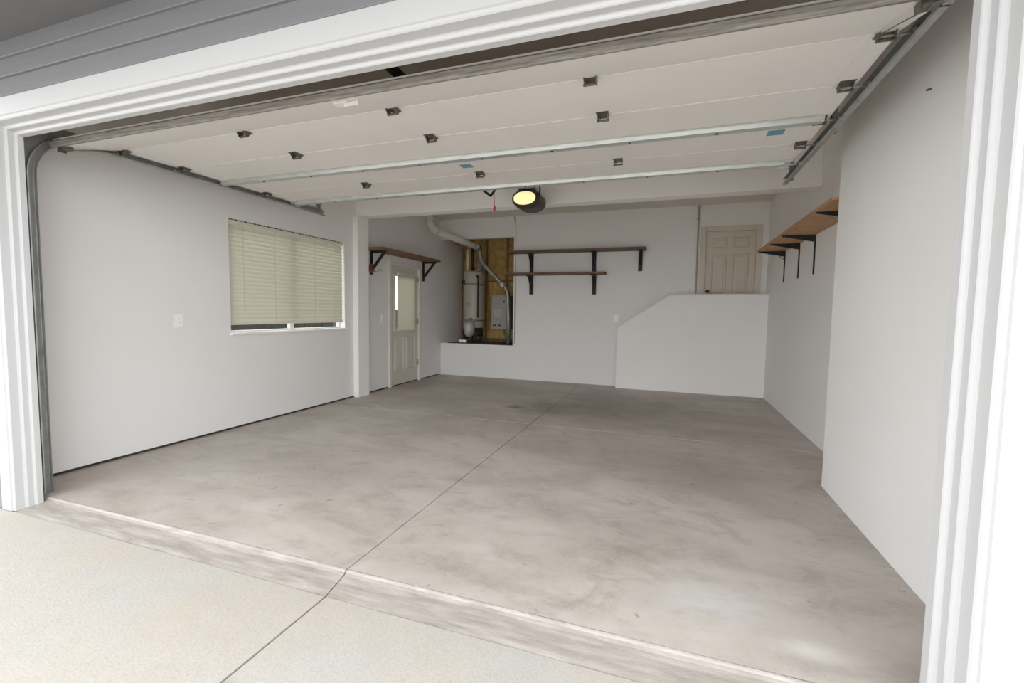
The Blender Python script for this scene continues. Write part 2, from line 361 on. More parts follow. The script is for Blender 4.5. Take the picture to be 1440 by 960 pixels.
# ------------------------------------------------------------------ outside trim: moulded casing, siding, soffit
PROF = [(0, 0), (0.006, -0.028), (0.010, -0.032), (0.022, -0.034), (0.025, -0.037), (0.030, -0.064), (0.034, -0.068), (0.047, -0.070), (0.051, -0.074), (0.060, -0.114), (0.066, -0.119), (0.080, -0.121), (0.085, -0.128), (0.186, -0.130), (0.19, -0.126), (0.19, 0)]
def casing(name, ends, parent):
    b = bmesh.new(); rings = []
    for f in ends: rings.append([b.verts.new(f(u, y)) for u, y in PROF])
    n = len(PROF)
    for i in range(n): b.faces.new((rings[0][i], rings[0][(i + 1) % n], rings[1][(i + 1) % n], rings[1][i]))
    b.faces.new(rings[0]); b.faces.new(rings[1][::-1]); bmesh.ops.recalc_face_normals(b, faces=b.faces)
    mb = MB(); mb.add(b); return obj(name, mb, 'trim', parent)
cs = bpy.data.objects.new('trim_3', None); C.objects.link(cs); struct(cs, 'white moulded casing around the garage door opening', 'trim')
casing('side_casing', (lambda u, y: (-u, y, -0.045), lambda u, y: (-u, y, H + u)), cs)
casing('head_casing', (lambda u, y: (-u, y, H + u), lambda u, y: (W + u, y, H + u)), cs)
casing('side_casing', (lambda u, y: (W + u, y, H + u), lambda u, y: (W + u, y, -0.045)), cs)
sd = bpy.data.objects.new('siding', None); C.objects.link(sd); struct(sd, 'grey lap siding on the front of the garage', 'siding')
PITCH, ZS0 = 0.116, 2.626
def board(x0, x1, z):
    obj('siding_board', MB().prism([(-0.094, z), (-0.124, z), (-0.126, z + 0.004), (-0.107, z + PITCH + 0.012), (-0.094, z + PITCH + 0.012)], x0, x1, 'x'), 'siding', sd)
ZSOF = 2.965
for k in range(3): board(-1.6 if False else XL - 0.14, X2 + 0.14, ZS0 + k * PITCH)
for k in range(24):
    z = ZS0 - (k + 1) * PITCH
    if z < ZA: break
    board(W + 0.188, X2 + 0.14, z); board(XL - 0.14, -0.188, z)
so = struct(obj('soffit', B(XL - 0.7, X2 + 0.7, -1.15, -0.095, ZSOF, ZSOF + 0.02), 'soffit'), 'grey painted soffit under the eave', 'soffit')  # unseen outer part of the overhang deepened to dim daylight on the driveway
struct(obj('fascia', B(XL - 0.7, X2 + 0.7, -1.18, -1.15, ZSOF - 0.02, ZSOF + 0.24), 'siding'), 'grey fascia board along the eave', 'fascia')
struct(obj('roof', MB().prism([(-1.2, ZSOF + 0.24), (-1.2, ZSOF + 0.27), (3.5, 5.0), (7.8, ZSOF + 0.5), (7.8, ZSOF + 0.42)], XL - 0.7, X2 + 0.7, 'x'), 'siding'), 'grey roof over the garage', 'roof')

# ------------------------------------------------------------------ window and blind in the left wall
y0, y1, z0, z1 = WIN
w1 = struct(thing('window_1', (XL - 0.08, (y0 + y1) / 2, z0), 'wide window behind a cream blind in the left wall', 'window'))
xg = XL - 0.105
for a in ((y0, y0 + 0.045, z0, z1), (y1 - 0.045, y1, z0, z1), (y0 + 0.045, y1 - 0.045, z0, z0 + 0.022), (y0 + 0.045, y1 - 0.045, z1 - 0.045, z1)):
    obj('window_frame', B(xg - 0.03, xg + 0.03, *a, bev=0.004), 'vinyl', w1)
ym = (y0 + y1) / 2
obj('mullion', B(xg - 0.025, xg + 0.028, ym - 0.03, ym + 0.03, z0 + 0.022, z1 - 0.045, bev=0.004), 'vinyl', w1)
for a in ((y0 + 0.045, ym - 0.03), (ym + 0.03, y1 - 0.045)):
    obj('pane', B(xg - 0.003, xg + 0.003, *a, z0 + 0.022, z1 - 0.045), 'glass', w1)
obj('window_sill', B(XL - 0.075, XL + 0.035, y0 - 0.015, y1 + 0.04, z0 - 0.022, z0 + 0.004, bev=0.004), 'half', w1)
obj('reveal_lining', B(XL - 0.075, XL + 0.002, y1 - 0.012, y1 + 0.004, z0 + 0.004, z1), 'half', w1)
xb = XL - 0.035
bl = thing('window_blind', (xb, ym, z1), 'wide cream horizontal blind lowered in the left wall window', 'blind')
ya, yb_ = y0 + 0.01, y1 - 0.025
hr = obj('headrail', B(xb - 0.03, xb + 0.024, ya, yb_, z1 - 0.045, z1 - 0.002, bev=0.003), 'rail', bl)
for k in range(30):
    yy = ya + 0.03 + k * (yb_ - ya - 0.06) / 29
    obj('valance_clip', B(xb + 0.0245, xb + 0.0262, yy - 0.022, yy + 0.022, z1 - 0.012, z1 - 0.002), 'pan', hr)
zb = z0 + 0.10; ns = 23; pit = (z1 - 0.055 - zb - 0.012) / ns
mb = MB(); ang = math.radians(64); sw = 0.030
pr = []
for k in range(5):
    t = -1 + k / 2; pr.append((sw * t, 0.0035 * (1 - t * t)))
pr = pr + [(p[0], p[1] - 0.0018) for p in pr[::-1]]
rot = [(p[0] * math.cos(ang) + p[1] * math.sin(ang), -p[0] * math.sin(ang) + p[1] * math.cos(ang)) for p in pr]
mb.prism([(p[0], p[1]) for p in rot], ya - ym + 0.004, yb_ - ym - 0.004, 'y')
sm = mb.mesh('slat'); sm.materials.append(M['blind'])
for k in range(ns): inst(sm, (0, 0, zb + 0.012 + (k + 0.5) * pit - z1), bl, 'slat')
obj('bottom_rail', B(xb - 0.02, xb + 0.02, ya + 0.004, yb_ - 0.004, zb - 0.012, zb + 0.010, bev=0.003), 'rail', bl)
for yy in (ya + 0.18, ym - 0.3, ym + 0.35, yb_ - 0.18):
    obj('ladder_cord', B(xb + 0.0165, xb + 0.0185, yy - 0.002, yy + 0.002, zb, z1 - 0.045), 'blind', bl)
# made-up dark fence, added to keep bright sky out of the slit under the blind
fn = thing('added_fence', (-2.2, 4.2, -0.13), 'made-up dark board fence that darkens the slit under the left window blind', 'fence')
pk = MB().box(-0.01, 0.01, -0.068, 0.068, 0.0, 1.42, bev=0.003).mesh('added_fence_board'); pk.materials.append(M['leaf'])
for k in range(58):
    inst(pk, (0.004 * (k % 3), -4.0 + k * 0.142, 0.012 * ((k * 7) % 5)), fn, 'added_fence_board')
for z in (0.25, 1.1): obj('added_fence_rail', B(-2.26, -2.215, 0.1, 8.4, z - 0.13, z - 0.04), 'leaf', fn)

# ------------------------------------------------------------------ side door (left wall)
ya, yb_ = D1[0], D1[1]; zt = D1[3]
d1 = struct(thing('door_1', (XL - 0.03, (ya + yb_) / 2, 0), 'cream half-glass side door with small blind in the left wall', 'door'))
for a in ((ya - 0.055, ya + 0.012, 0.0, zt + 0.055), (yb_ - 0.012, yb_ + 0.055, 0.0, zt + 0.055), (ya + 0.012, yb_ - 0.012, zt - 0.012, zt + 0.055)):
    obj('door_casing', B(XL - 0.10, XL + 0.016, *a, bev=0.003), 'cap', d1)
gy0, gy1, gz0, gz1 = 4.96, 5.575, 1.0, 1.93
leaf = wall('door_leaf', 'x', XL - 0.065, XL - 0.022, ya + 0.014, yb_ - 0.014, 0.018, zt - 0.014, [(gy0, gy1, gz0, gz1)], 'door1')
for k_ in ('kind', 'category', 'label'):
    if k_ in leaf: del leaf[k_]
leaf.parent = d1; leaf.data.transform(Matrix.Translation(-d1.location))
obj('pane', B(XL - 0.046, XL - 0.041, gy0, gy1, gz0, gz1), 'glass', leaf)
for a in ((gy0 - 0.035, gy0 + 0.006, gz0 - 0.035, gz1 + 0.035), (gy1 - 0.006, gy1 + 0.035, gz0 - 0.035, gz1 + 0.035), (gy0 + 0.006, gy1 - 0.006, gz0 - 0.035, gz0 + 0.006), (gy0 + 0.006, gy1 - 0.006, gz1 - 0.006, gz1 + 0.035)):
    obj('glass_moulding', B(XL - 0.03, XL - 0.006, *a, bev=0.005), 'door1', leaf)
def raised_panel(parent, axis, d, u0, u1, z0, z1, s, m_):
    """moulding ring and raised field on a door leaf; d = face coordinate, s = direction of the face normal"""
    rs = ((u0, u1, z0, z1, 0.0), (u0 + 0.012, u1 - 0.012, z0 + 0.012, z1 - 0.012, 0.010), (u0 + 0.022, u1 - 0.022, z0 + 0.022, z1 - 0.022, -0.004), (u0 + 0.06, u1 - 0.06, z0 + 0.06, z1 - 0.06, 0.008))
    b = bmesh.new(); R_ = []
    for (a, c, e, f, h) in rs:
        q = [(a, e), (c, e), (c, f), (a, f)]; R_.append([b.verts.new((d + s * h, p[0], p[1]) if axis == 'x' else (p[0], d + s * h, p[1])) for p in q])
    for A, D in zip(R_, R_[1:]):
        for k in range(4): b.faces.new((A[k], A[(k + 1) % 4], D[(k + 1) % 4], D[k]))
    b.faces.new(R_[-1]); bmesh.ops.recalc_face_normals(b, faces=b.faces)
    mb = MB(); mb.add(b); return obj('door_panel', mb, m_, parent)
for a in ((4.93, 5.235), (5.30, 5.605)): raised_panel(leaf, 'x', XL - 0.021, a[0], a[1], 0.26, 0.86, 1, 'door1')
for z in (0.30, 1.08, 1.86): obj('hinge', MB().tube([(XL - 0.012, yb_ - 0.013, z), (XL - 0.012, yb_ - 0.013, z + 0.10)], 0.010, 8).box(XL - 0.022, XL - 0.016, yb_ - 0.055, yb_ - 0.013, z, z + 0.10), 'steelh', d1)
obj('door_sweep', B(XL - 0.06, XL - 0.024, ya + 0.014, yb_ - 0.014, 0.001, 0.018), 'slot', d1)
b2 = thing('door_blind', (XL, (gy0 + gy1) / 2, 2.0), 'small cream blind hanging over the side door glass', 'blind')
obj('headrail', B(XL - 0.004, XL + 0.036, gy0 + 0.04, gy1 - 0.02, 1.945, 1.985, bev=0.003), 'rail', b2)
mb = MB(); a2 = math.radians(60); sw = 0.0145
mb.prism([(-sw * math.cos(a2), sw * math.sin(a2)), (0.001, 0.001), (sw * math.cos(a2), -sw * math.sin(a2)), (sw * math.cos(a2), -sw * math.sin(a2) - 0.0015), (0, -0.001), (-sw * math.cos(a2), sw * math.sin(a2) - 0.0015)], -(gy1 - gy0) / 2 + 0.032, (gy1 - gy0) / 2 - 0.035, 'y')
sm2 = mb.mesh('slat'); sm2.materials.append(M['blind'])
for k in range(40): inst(sm2, (0.016, 0, 1.94 - 0.024 * (k + 0.5) - 2.0), b2, 'slat')
obj('bottom_rail', B(XL + 0.004, XL + 0.032, gy0 + 0.025, gy1 - 0.03, 0.955, 0.98, bev=0.003), 'rail', b2)

# ------------------------------------------------------------------ raised door (back wall)
x0, x1, z0, z1 = D2
d2 = struct(thing('door_2', ((x0 + x1) / 2, YB + 0.03, z0), 'beige six-panel door raised behind the half wall', 'door'))
for a in ((x0 - 0.075, x0 + 0.01, z0, z1 + 0.07), (x1 - 0.01, x1 + 0.075, z0, z1 + 0.07)):
    obj('door_casing', B(a[0], a[1], YB - 0.018, YB + 0.11, a[2], a[3], bev=0.004), 'casing2', d2)
obj('door_casing', B(x0 + 0.01, x1 - 0.01, YB - 0.018, YB + 0.11, z1 - 0.012, z1 + 0.07, bev=0.004), 'casing2', d2)
lf = obj('door_leaf', B(x0 + 0.012, x1 - 0.012, YB + 0.022, YB + 0.062, z0 + 0.01, z1 - 0.016, bev=0.002), 'door2', d2)
xm = (x0 + x1) / 2
for (a, c) in ((x0 + 0.11, xm - 0.045), (xm + 0.045, x1 - 0.11)):
    for (e, f) in ((2.46, 2.64), (1.66, 2.36), (0.92, 1.54)): raised_panel(lf, 'y', YB + 0.0215, a, c, e, f, -1, 'door2')
kn = obj('knob', MB().lathe([(0.028, 0), (0.028, -0.008), (0.010, -0.012), (0.010, -0.03), (0.024, -0.036), (0.029, -0.05), (0.022, -0.064), (0.004, -0.068)], (x0 + 0.065, YB + 0.022, 1.735), 'y', 16), 'brass', d2)

# ------------------------------------------------------------------ overhead garage door
gd = thing('garage_door', (W / 2, 1.3, 2.5), 'white sectional overhead garage door rolled open under the ceiling', 'garage door')
XD0, XD1 = -0.055, 4.915
SECT = [((0.188, 2.442), (0.588, 2.548)), ((0.588, 2.548), (1.055, 2.55)), ((1.055, 2.55), (1.49, 2.55)), ((1.49, 2.55), (1.92, 2.55)), ((1.92, 2.55), (2.36, 2.55))]
TH = 0.05
sects = []
for k, (a, c) in enumerate(SECT):
    a, c = Vector(a), Vector(c); t = (c - a).normalized(); n = Vector((-t.y, t.x))
    P = lambda s, h: tuple(a + t * s + n * h)
    Ls = (c - a).length
    g = 0.0022
    # steel pan with a shallow rib line along each long edge
    pr = [P(g, 0.003), P(g + 0.003, 0.0), P(Ls - g - 0.003, 0.0), P(Ls - g, 0.003), P(Ls - g, TH), P(g, TH)]
    s_ = obj('door_section', MB().prism(pr, XD0, XD1, 'x'), 'dpan', gd); sects.append(s_)
    for (xa, xb2) in ((XD0 - 0.001, XD0 + 0.10), (XD1 - 0.10, XD1 + 0.001)):
        pr = [P(g + 0.004, -0.0025), P(Ls - g - 0.004, -0.0025), P(Ls - g - 0.004, 0.001), P(g + 0.004, 0.001)]
        obj('end_stile', MB().prism(pr, xa, xb2, 'x'), 'dpan', s_)
a, c = map(Vector, SECT[0]); t = (c - a).normalized(); n = Vector((-t.y, t.x))
P = lambda s, h: tuple(a + t * s + n * h)
obj('bottom_rail', MB().prism([P(0.001, -0.006), P(-0.018, -0.006), P(-0.024, 0.004), P(-0.024, 0.030), P(-0.018, 0.036), P(0.001, 0.036)], XD0 - 0.01, XD1 + 0.01, 'x'), 'seal', gd, 'weathered grey bottom rail with worn rubber seal')
# struts
def strut(yc, z, xa, xb2):
    mb = MB().prism([(yc - 0.038, z), (yc - 0.038, z - 0.012), (yc - 0.030, z - 0.036), (yc + 0.030, z - 0.036), (yc + 0.038, z - 0.012), (yc + 0.038, z)], xa, xb2, 'x')
    s_ = obj('strut', mb, 'galv', gd)
    for x in [xa + 0.5 + i * 0.55 for i in range(8)]:
        if x < xb2 - 0.1: obj('bolt', MB().lathe([(0.009, 0), (0.009, -0.004), (0.006, -0.007), (0.001, -0.008)], (x, yc, z - 0.036), 'z', 8), 'hinge', s_)
    return s_
strut(1.465, 2.549, -0.06, 4.88); strut(2.305, 2.549, 0.02, 4.845)
# hinges: a folded plate across the joint with raised knuckle and pin
def hinge_mesh(roller=0):
    mb = MB()
    mb.prism([(-0.038, -0.052), (0.038, -0.052), (0.030, 0.045), (-0.030, 0.045)], -0.003, 0.0, 'z')
    for s in (-1, 1): mb.prism([(-0.040, -0.003), (0.028, -0.003), (0.006, -0.040), (-0.012, -0.040)], s * 0.030 - 0.0015, s * 0.030 + 0.0015, 'x')
    mb.prism([(-0.010, -0.038), (-0.008, -0.041), (0.0, -0.041), (0.002, -0.038)], -0.030, 0.030, 'x')
    mb.tube([(-0.036, -0.003, -0.034), (0.036, -0.003, -0.034)], 0.007, 8)
    for (x, y) in ((-0.022, 0.03), (0.022, 0.03), (0.0, -0.047)): mb.lathe([(0.006, 0), (0.006, -0.006), (0.002, -0.008)], (x, y, -0.003), 'z', 8)
    me = mb.mesh('hinge'); me.materials.append(M['hinge']); return me
hm = hinge_mesh()
ROWS = [(0.588, 2.548), (1.055, 2.55), (1.49, 2.55), (1.92, 2.55)]
for r, (yy, zz) in enumerate(ROWS):
    for x in (1.235, 2.43, 3.615) if r != 2 else ():
        h_ = inst(hm, Vector((x, yy, zz)) - gd.location, gd, 'hinge')
    for s, x in ((-1, XD0 + 0.05), (1, XD1 - 0.05)):
        h_ = inst(hm, Vector((x, yy, zz)) - gd.location, gd, 'roller_hinge')
        xr = x + s * 0.103
        ro = obj('roller', MB().tube([(x - s * 0.03, yy, zz - 0.018), (xr, yy, zz - 0.018)], 0.0055, 8).lathe([(0.016, -0.007), (0.021, -0.006), (0.021, 0.006), (0.016, 0.007)], (xr, yy, zz - 0.018), 'x', 16), 'track', gd)
for s, x in ((-1, XD0 + 0.05), (1, XD1 - 0.06)):   # top fixtures
    xr = x + s * (0.103 if s < 0 else 0.113)
    obj('top_fixture', MB().box(x - 0.04, x + 0.04, 2.345 - 0.09, 2.345, 2.53, 2.5485, bev=0.002).box(x - 0.035, x + 0.035, 2.33, 2.34, 2.50, 2.54).tube([(x, 2.34, 2.528), (xr, 2.34, 2.528)], 0.006, 8).lathe([(0.016, -0.007), (0.021, -0.006), (0.021, 0.006), (0.016, 0.007)], (xr, 2.34, 2.528), 'x', 16), 'galv', gd)
    obj('bottom_fixture', MB().box(x - 0.025, x + 0.035, 0.19, 0.25, 2.425, 2.449, bev=0.002).box(x - 0.03, x - 0.026, 0.19, 0.24, 2.41, 2.445), 'hinge', gd)
for (x, yy) in ((2.395, 1.705), (4.663, 1.66)):
    obj('sticker', B(x - 0.05, x + 0.05, yy - 0.045, yy + 0.045, 2.5488, 2.5502), 'tape', gd)
obj('latch_plate', B(2.27, 2.36, 0.255, 0.30, 2.452, 2.466).box(2.33, 2.42, 0.275, 0.28, 2.44, 2.462), 'dpan', gd)
# lift cables along the ends
obj('lift_cable', MB().tube([(4.86, 0.20, 2.415), (4.845, 0.42, 2.485), (4.83, 0.62, 2.543)], 0.0022, 6), 'hinge', gd)
obj('lift_cable', MB().tube([(-0.04, 0.20, 2.42), (-0.03, 0.45, 2.50), (-0.02, 0.64, 2.543)], 0.0028, 6), 'hinge', gd)

# ------------------------------------------------------------------ tracks
def make_track(x, s, yend, label):
    """C-shaped track: vertical, quarter curve, horizontal. s = +1: wall lies on +x side"""
    t = thing('door_track', (x, 0.07, 0.0), label, 'track', 'garage door tracks')
    R_ = 0.30; yv = 0.075; zh = 2.532
    path = [(yv, z) for z in (0.002, 0.6, 1.2, 1.8)] + [(yv + R_ - R_ * math.cos(a), zh - R_ + R_ * math.sin(a)) for a in [math.pi / 2 * i / 10 for i in range(11)]]
    hor = [(yy, zh + 0.004) for yy in (yv + R_ + 0.02, 1.2, 2.0, yend)]
    def sweep(pts, prof):
        b = bmesh.new(); rings = []
        for i, p in enumerate(pts):
            a, c = Vector(pts[max(i - 1, 0)]), Vector(pts[min(i + 1, len(pts) - 1)]); tt = (c - a).normalized(); nn = Vector((-tt.y, tt.x))
            rings.append([b.verts.new((x + s * u, p[0] + nn.x * v, p[1] + nn.y * v)) for u, v in prof])
        m_ = len(prof)
        for a, c in zip(rings, rings[1:]):
            for k in range(m_): b.faces.new((a[k], a[(k + 1) % m_], c[(k + 1) % m_], c[k]))
        b.faces.new(rings[0]); b.faces.new(rings[-1][::-1]); bmesh.ops.recalc_face_normals(b, faces=b.faces)
        mb = MB(); mb.add(b); return mb
    w, th = 0.026, 0.0022   # half width and steel thickness; opening faces the door
    prof = [(-0.012, w - 0.006), (-0.010, w), (0.024, w), (0.026, w - 0.003), (0.026, -w + 0.003), (0.024, -w), (-0.006, -w), (-0.012, -w + 0.008), (-0.012 + th, -w + 0.009), (-0.005, -w + th), (0.023, -w + th), (0.026 - th, -w + 0.004), (0.026 - th, w - 0.004), (0.023, w - th), (-0.009, w - th), (-0.010, w - 0.006)]
    obj('vertical_track', sweep(path, prof), 'track', t)
    obj('horizontal_track', sweep(hor, prof), 'track', t)
    obj('reinforcing_angle', sweep([(0.42, zh + 0.03), (yend, zh + 0.03)], [(0.027, -0.04), (0.0295, -0.04), (0.0295, 0.0275), (0.06, 0.0275), (0.06, 0.030), (0.027, 0.030)]), 'track', t)
    a0, a1 = sorted((x + s * 0.0265, x + s * 0.060))
    obj('jamb_angle', B(min(x + s * 0.0265, x + s * 0.029), max(x + s * 0.0265, x + s * 0.029), 0.0, 0.085, 0.02, 2.1).box(a0, a1, 0.0, 0.003, 0.02, 2.1), 'track', t)
    f0, f1 = sorted((x + s * 0.0265, x + s * 0.030))
    obj('flag_bracket', MB().prism([(0.0, 2.15), (0.045, 2.15), (0.055, 2.27), (0.13, 2.43), (0.26, 2.535), (0.42, 2.56), (0.42, 2.60), (0.0, 2.60)], f0, f1, 'x'), 'track', t)
    for z in (0.25, 0.95, 1.62, 2.15):
        br = obj('track_bracket', B(a0, a1, 0.0, 0.004, z, z + 0.06).box(f0, f1, 0.0, 0.07, z, z + 0.06), 'hinge', t)
        obj('bolt', MB().lathe([(0.009, 0), (0.009, 0.006), (0.003, 0.009)], ((a0 + a1) / 2, 0.004, z + 0.03), 'y', 8), 'hinge', br)
    for yy in (1.75, yend - 0.04):
        obj('hanger_strap', B(f0, f1, yy - 0.016, yy + 0.016, zh - 0.005, ZC).box(min(x + s * 0.0265, x + s * 0.06), max(x + s * 0.0265, x + s * 0.06), yy - 0.016, yy - 0.013, zh - 0.005, ZC), 'track', t)
    obj('sway_brace', MB().tube([(x + s * 0.03, yend - 0.05, zh + 0.03), (x + s * 0.03, yend - 0.55, ZC - 0.003)], 0.009, 6), 'track', t)
    return t
make_track(-0.103, -1, 2.86, 'galvanized garage door track along the left wall')
make_track(4.968, 1, 2.88, 'galvanized garage door track along the right wall')
# torsion shaft over the opening
ts = thing('torsion_shaft', (W / 2, 0.10, 2.99), 'steel torsion spring shaft above the garage door opening', 'shaft')
obj('shaft', MB().tube([(-0.2, 0.10, 2.99), (5.08, 0.10, 2.99)], 0.0128, 10), 'track', ts)
for x in (-0.12, 5.0): obj('cable_drum', MB().lathe([(0.03, -0.03), (0.055, -0.028), (0.05, 0.0), (0.05, 0.02), (0.06, 0.028), (0.03, 0.03)], (x, 0.10, 2.99), 'x', 20), 'hinge', ts)
def coil(xa, xb2, n):
    return MB().tube([(xa + (xb2 - xa) * i / (n * 10), 0.10 + 0.026 * math.cos(2 * math.pi * i / 10), 2.99 + 0.026 * math.sin(2 * math.pi * i / 10)) for i in range(n * 10 + 1)], 0.004, 5)
obj('torsion_spring', coil(1.7, 2.38, 70), 'black', ts); obj('torsion_spring', coil(2.5, 3.18, 70), 'black', ts)
obj('centre_bracket', B(2.425, 2.455, 0.0, 0.13, 2.90, 3.08), 'track', ts)

# ------------------------------------------------------------------ garage door opener
OX, OY = 2.375, 3.36
op = thing('garage_door_opener', (OX, OY, 2.57), 'dark garage door opener with lit cream lens under the ceiling', 'opener')
def sring(w, zlo, zhi, y, n=28, e=2.25):
    out = []
    for k in range(n):
        a = 2 * math.pi * k / n; ca, sa = math.cos(a), math.sin(a)
        out.append((OX + w * math.copysign(abs(ca) ** (2 / e), ca), y, (zlo + zhi) / 2 + (zhi - zlo) / 2 * math.copysign(abs(sa) ** (2 / e), sa)))
    return out
def loft(rings):
    b = bmesh.new(); R_ = [[b.verts.new(p) for p in r] for r in rings]
    for A, D in zip(R_, R_[1:]):
        n = len(A)
        for k in range(n): f = b.faces.new((A[k], A[(k + 1) % n], D[(k + 1) % n], D[k])); f.smooth = True
    b.faces.new(R_[0]); b.faces.new(R_[-1][::-1]); bmesh.ops.recalc_face_normals(b, faces=b.faces); mb = MB(); mb.add(b); return mb
obj('housing', loft([sring(0.150, 2.600, 2.775, OY), sring(0.168, 2.580, 2.79, OY + 0.03), sring(0.175, 2.572, 2.80, OY + 0.12), sring(0.172, 2.575, 2.80, OY + 0.34), sring(0.14, 2.60, 2.78, OY + 0.38)]), 'dplastic', op)
obj('lens', loft([sring(0.02, 2.675, 2.70, OY - 0.052), sring(0.07, 2.645, 2.73, OY - 0.046), sring(0.112, 2.618, 2.748, OY - 0.030), sring(0.132, 2.606, 2.757, OY - 0.008), sring(0.136, 2.604, 2.759, OY + 0.004)]), 'lens', op, 'lit cream lens cover')
obj('chassis', B(OX - 0.10, OX + 0.10, OY + 0.02, OY + 0.34, 2.798, 2.83, bev=0.004), 'track', op)
for sx in (-1, 1):
    x = OX + sx * 0.105
    obj('hanger_strap', B(x - 0.0015, x + 0.0015, OY + 0.08, OY + 0.11, 2.79, ZC).box(x - 0.0015, x + 0.0015, OY + 0.26, OY + 0.29, 2.79, ZC), 'track', op)
obj('hanger_arm', MB().tube([(OX + 0.165, OY + 0.05, 2.70), (OX + 0.175, OY + 0.05, 2.78), (OX + 0.16, OY + 0.06, 2.85)], 0.009, 6), 'black', op)
obj('rail', B(OX - 0.04, OX + 0.04, 0.02, OY + 0.03, 2.815, 2.825).box(OX - 0.003, OX + 0.003, 0.02, OY + 0.03, 2.825, 2.862), 'black', op)
obj('header_bracket', B(OX - 0.04, OX + 0.04, 0.0, 0.05, 2.79, 2.88), 'track', op)
tr = obj('trolley', B(OX - 0.035, OX + 0.035, 2.72, 2.90, 2.79, 2.815, bev=0.004), 'black', op)
obj('door_arm', MB().tube([(OX - 0.02, 2.80, 2.79), (OX - 0.10, 2.68, 2.62), (OX - 0.13, 2.62, 2.535)], 0.012, 6).tube([(OX - 0.13, 2.62, 2.535), (OX - 0.185, 2.50, 2.58), (OX - 0.20, 2.40, 2.585)], 0.012, 6), 'black', op)
obj('door_plate', MB().box(OX - 0.235, OX - 0.165, 2.362, 2.40, 2.53, 2.62, bev=0.004), 'hinge', op)
rc = obj('release_cord', MB().tube([(OX - 0.13, 2.73, 2.79), (OX - 0.135, 2.73, 2.62), (OX - 0.13, 2.73, 2.46)], 0.003, 6), 'cord', op)
obj('release_handle', MB().lathe([(0.003, 2.462), (0.010, 2.455), (0.011, 2.43), (0.009, 2.405), (0.003, 2.40)], (OX - 0.13, 2.73, 0), 'z', 10), 'red', rc)

# ------------------------------------------------------------------ shelves
def bracket_right(y, z, xo, parent):
    """black bracket on the right wall: flat bar down the wall, tapering arm out to the board edge"""
    mb = MB().prism([(X2, z), (xo, z), (xo, z - 0.012), (X2 - 0.03, z - 0.072), (X2, z - 0.072)], y - 0.010, y + 0.010, 'y', 0.002)
    b_ = obj('bracket', mb, 'black', parent)
    obj('wall_bar', B(X2 - 0.012, X2 + 0.001, y - 0.0125, y + 0.0125, z - 0.43, z - 0.001, bev=0.002), 'black', b_)
    return b_
ZR = 2.232
rs = thing('wall_shelf', (X2, 4.0, ZR), 'long orange plywood shelf on black brackets on the right wall', 'shelf')
obj('shelf_board', B(5.185, X2 - 0.001, YJ + 0.02, 5.46, ZR, ZR + 0.022, bev=0.0015), 'ply', rs)
for y in (5.40, 4.66, 4.02, 2.76): b_ = bracket_right(y, ZR, 5.20, rs)
obj('brace', MB().tube([(X2 - 0.075, 5.40, ZR - 0.05), (X2 - 0.06, 5.40, ZR - 0.085), (X2 - 0.01, 5.40, ZR - 0.115)], 0.005, 6), 'black', rs)

ZL = 2.262
ls = thing('wall_shelf', (XL, 5.0, ZL), 'reddish brown plank shelf above the side door on the left wall', 'shelf')
obj('shelf_board', B(XL + 0.001, XL + 0.33, 4.115, 5.97, ZL, ZL + 0.038, bev=0.003), 'woody', ls)
for y in (4.27, 5.87):
    mb = MB().box(XL, XL + 0.03, y - 0.018, y + 0.018, ZL - 0.37, ZL, bev=0.002).box(XL + 0.03, XL + 0.29, y - 0.018, y + 0.018, ZL - 0.034, ZL, bev=0.002)
    b_ = obj('bracket', mb, 'black', ls)
    obj('brace', MB().prism([(XL + 0.02, ZL - 0.33), (XL + 0.02, ZL - 0.27), (XL + 0.22, ZL - 0.03), (XL + 0.275, ZL - 0.03)], y - 0.014, y + 0.014, 'y', 0.002), 'black', b_)
# coil of wire and hook hanging on the near bracket
wc = thing('wire_coil', (XL + 0.06, 4.235, 1.98), 'small tangled copper wire coil hanging from the left shelf bracket', 'wire coil')
random.seed(3)
pts = []
for i in range(90):
    a = i * 0.36; r = 0.045 + 0.012 * math.sin(i * 0.7)
    pts.append((XL + 0.05 + 0.022 * math.sin(i * 0.23), 4.225 + r * math.cos(a), 1.985 + 1.25 * r * math.sin(a)))
obj('wire', MB().tube(pts, 0.0045, 6), 'copper', wc)
obj('hook', MB().tube([(XL + 0.04, 4.235, 2.24), (XL + 0.045, 4.228, 2.12), (XL + 0.05, 4.225, 2.05)], 0.005, 6), 'black', wc)
obj('loose_end', MB().tube([(XL + 0.05, 4.26, 1.95), (XL + 0.12, 4.28, 1.93), (XL + 0.17, 4.29, 1.985), (XL + 0.20, 4.29, 1.94)], 0.004, 6), 'black', wc)

def back_shelf(x0, x1, z, brs, label, group):
    t = thing('wall_shelf', ((x0 + x1) / 2, YB, z), label, 'shelf', group)
    obj('shelf_board', B(x0, x1, YB - 0.275, YB - 0.001, z, z + 0.038, bev=0.003), 'woodx', t)
    for x in brs:
        b_ = obj('bracket', B(x - 0.035, x + 0.035, YB - 0.03, YB + 0.001, z - 0.36, z - 0.001, bev=0.003).box(x - 0.03, x + 0.03, YB - 0.25, YB - 0.03, z - 0.028, z - 0.001, bev=0.002), 'black', t)
        obj('brace', MB().prism([(YB - 0.02, z - 0.27), (YB - 0.20, z - 0.025), (YB - 0.15, z - 0.025), (YB - 0.02, z - 0.20)], x - 0.018, x + 0.018, 'x', 0.002), 'black', b_)
    return t
back_shelf(1.06, 3.62, 2.452, (1.50, 2.70, 3.52), 'upper and longer brown plank shelf on the back wall', 'back wall shelves')
back_shelf(1.06, 2.93, 2.035, (1.50, 2.71), 'lower and shorter brown plank shelf on the back wall', 'back wall shelves')

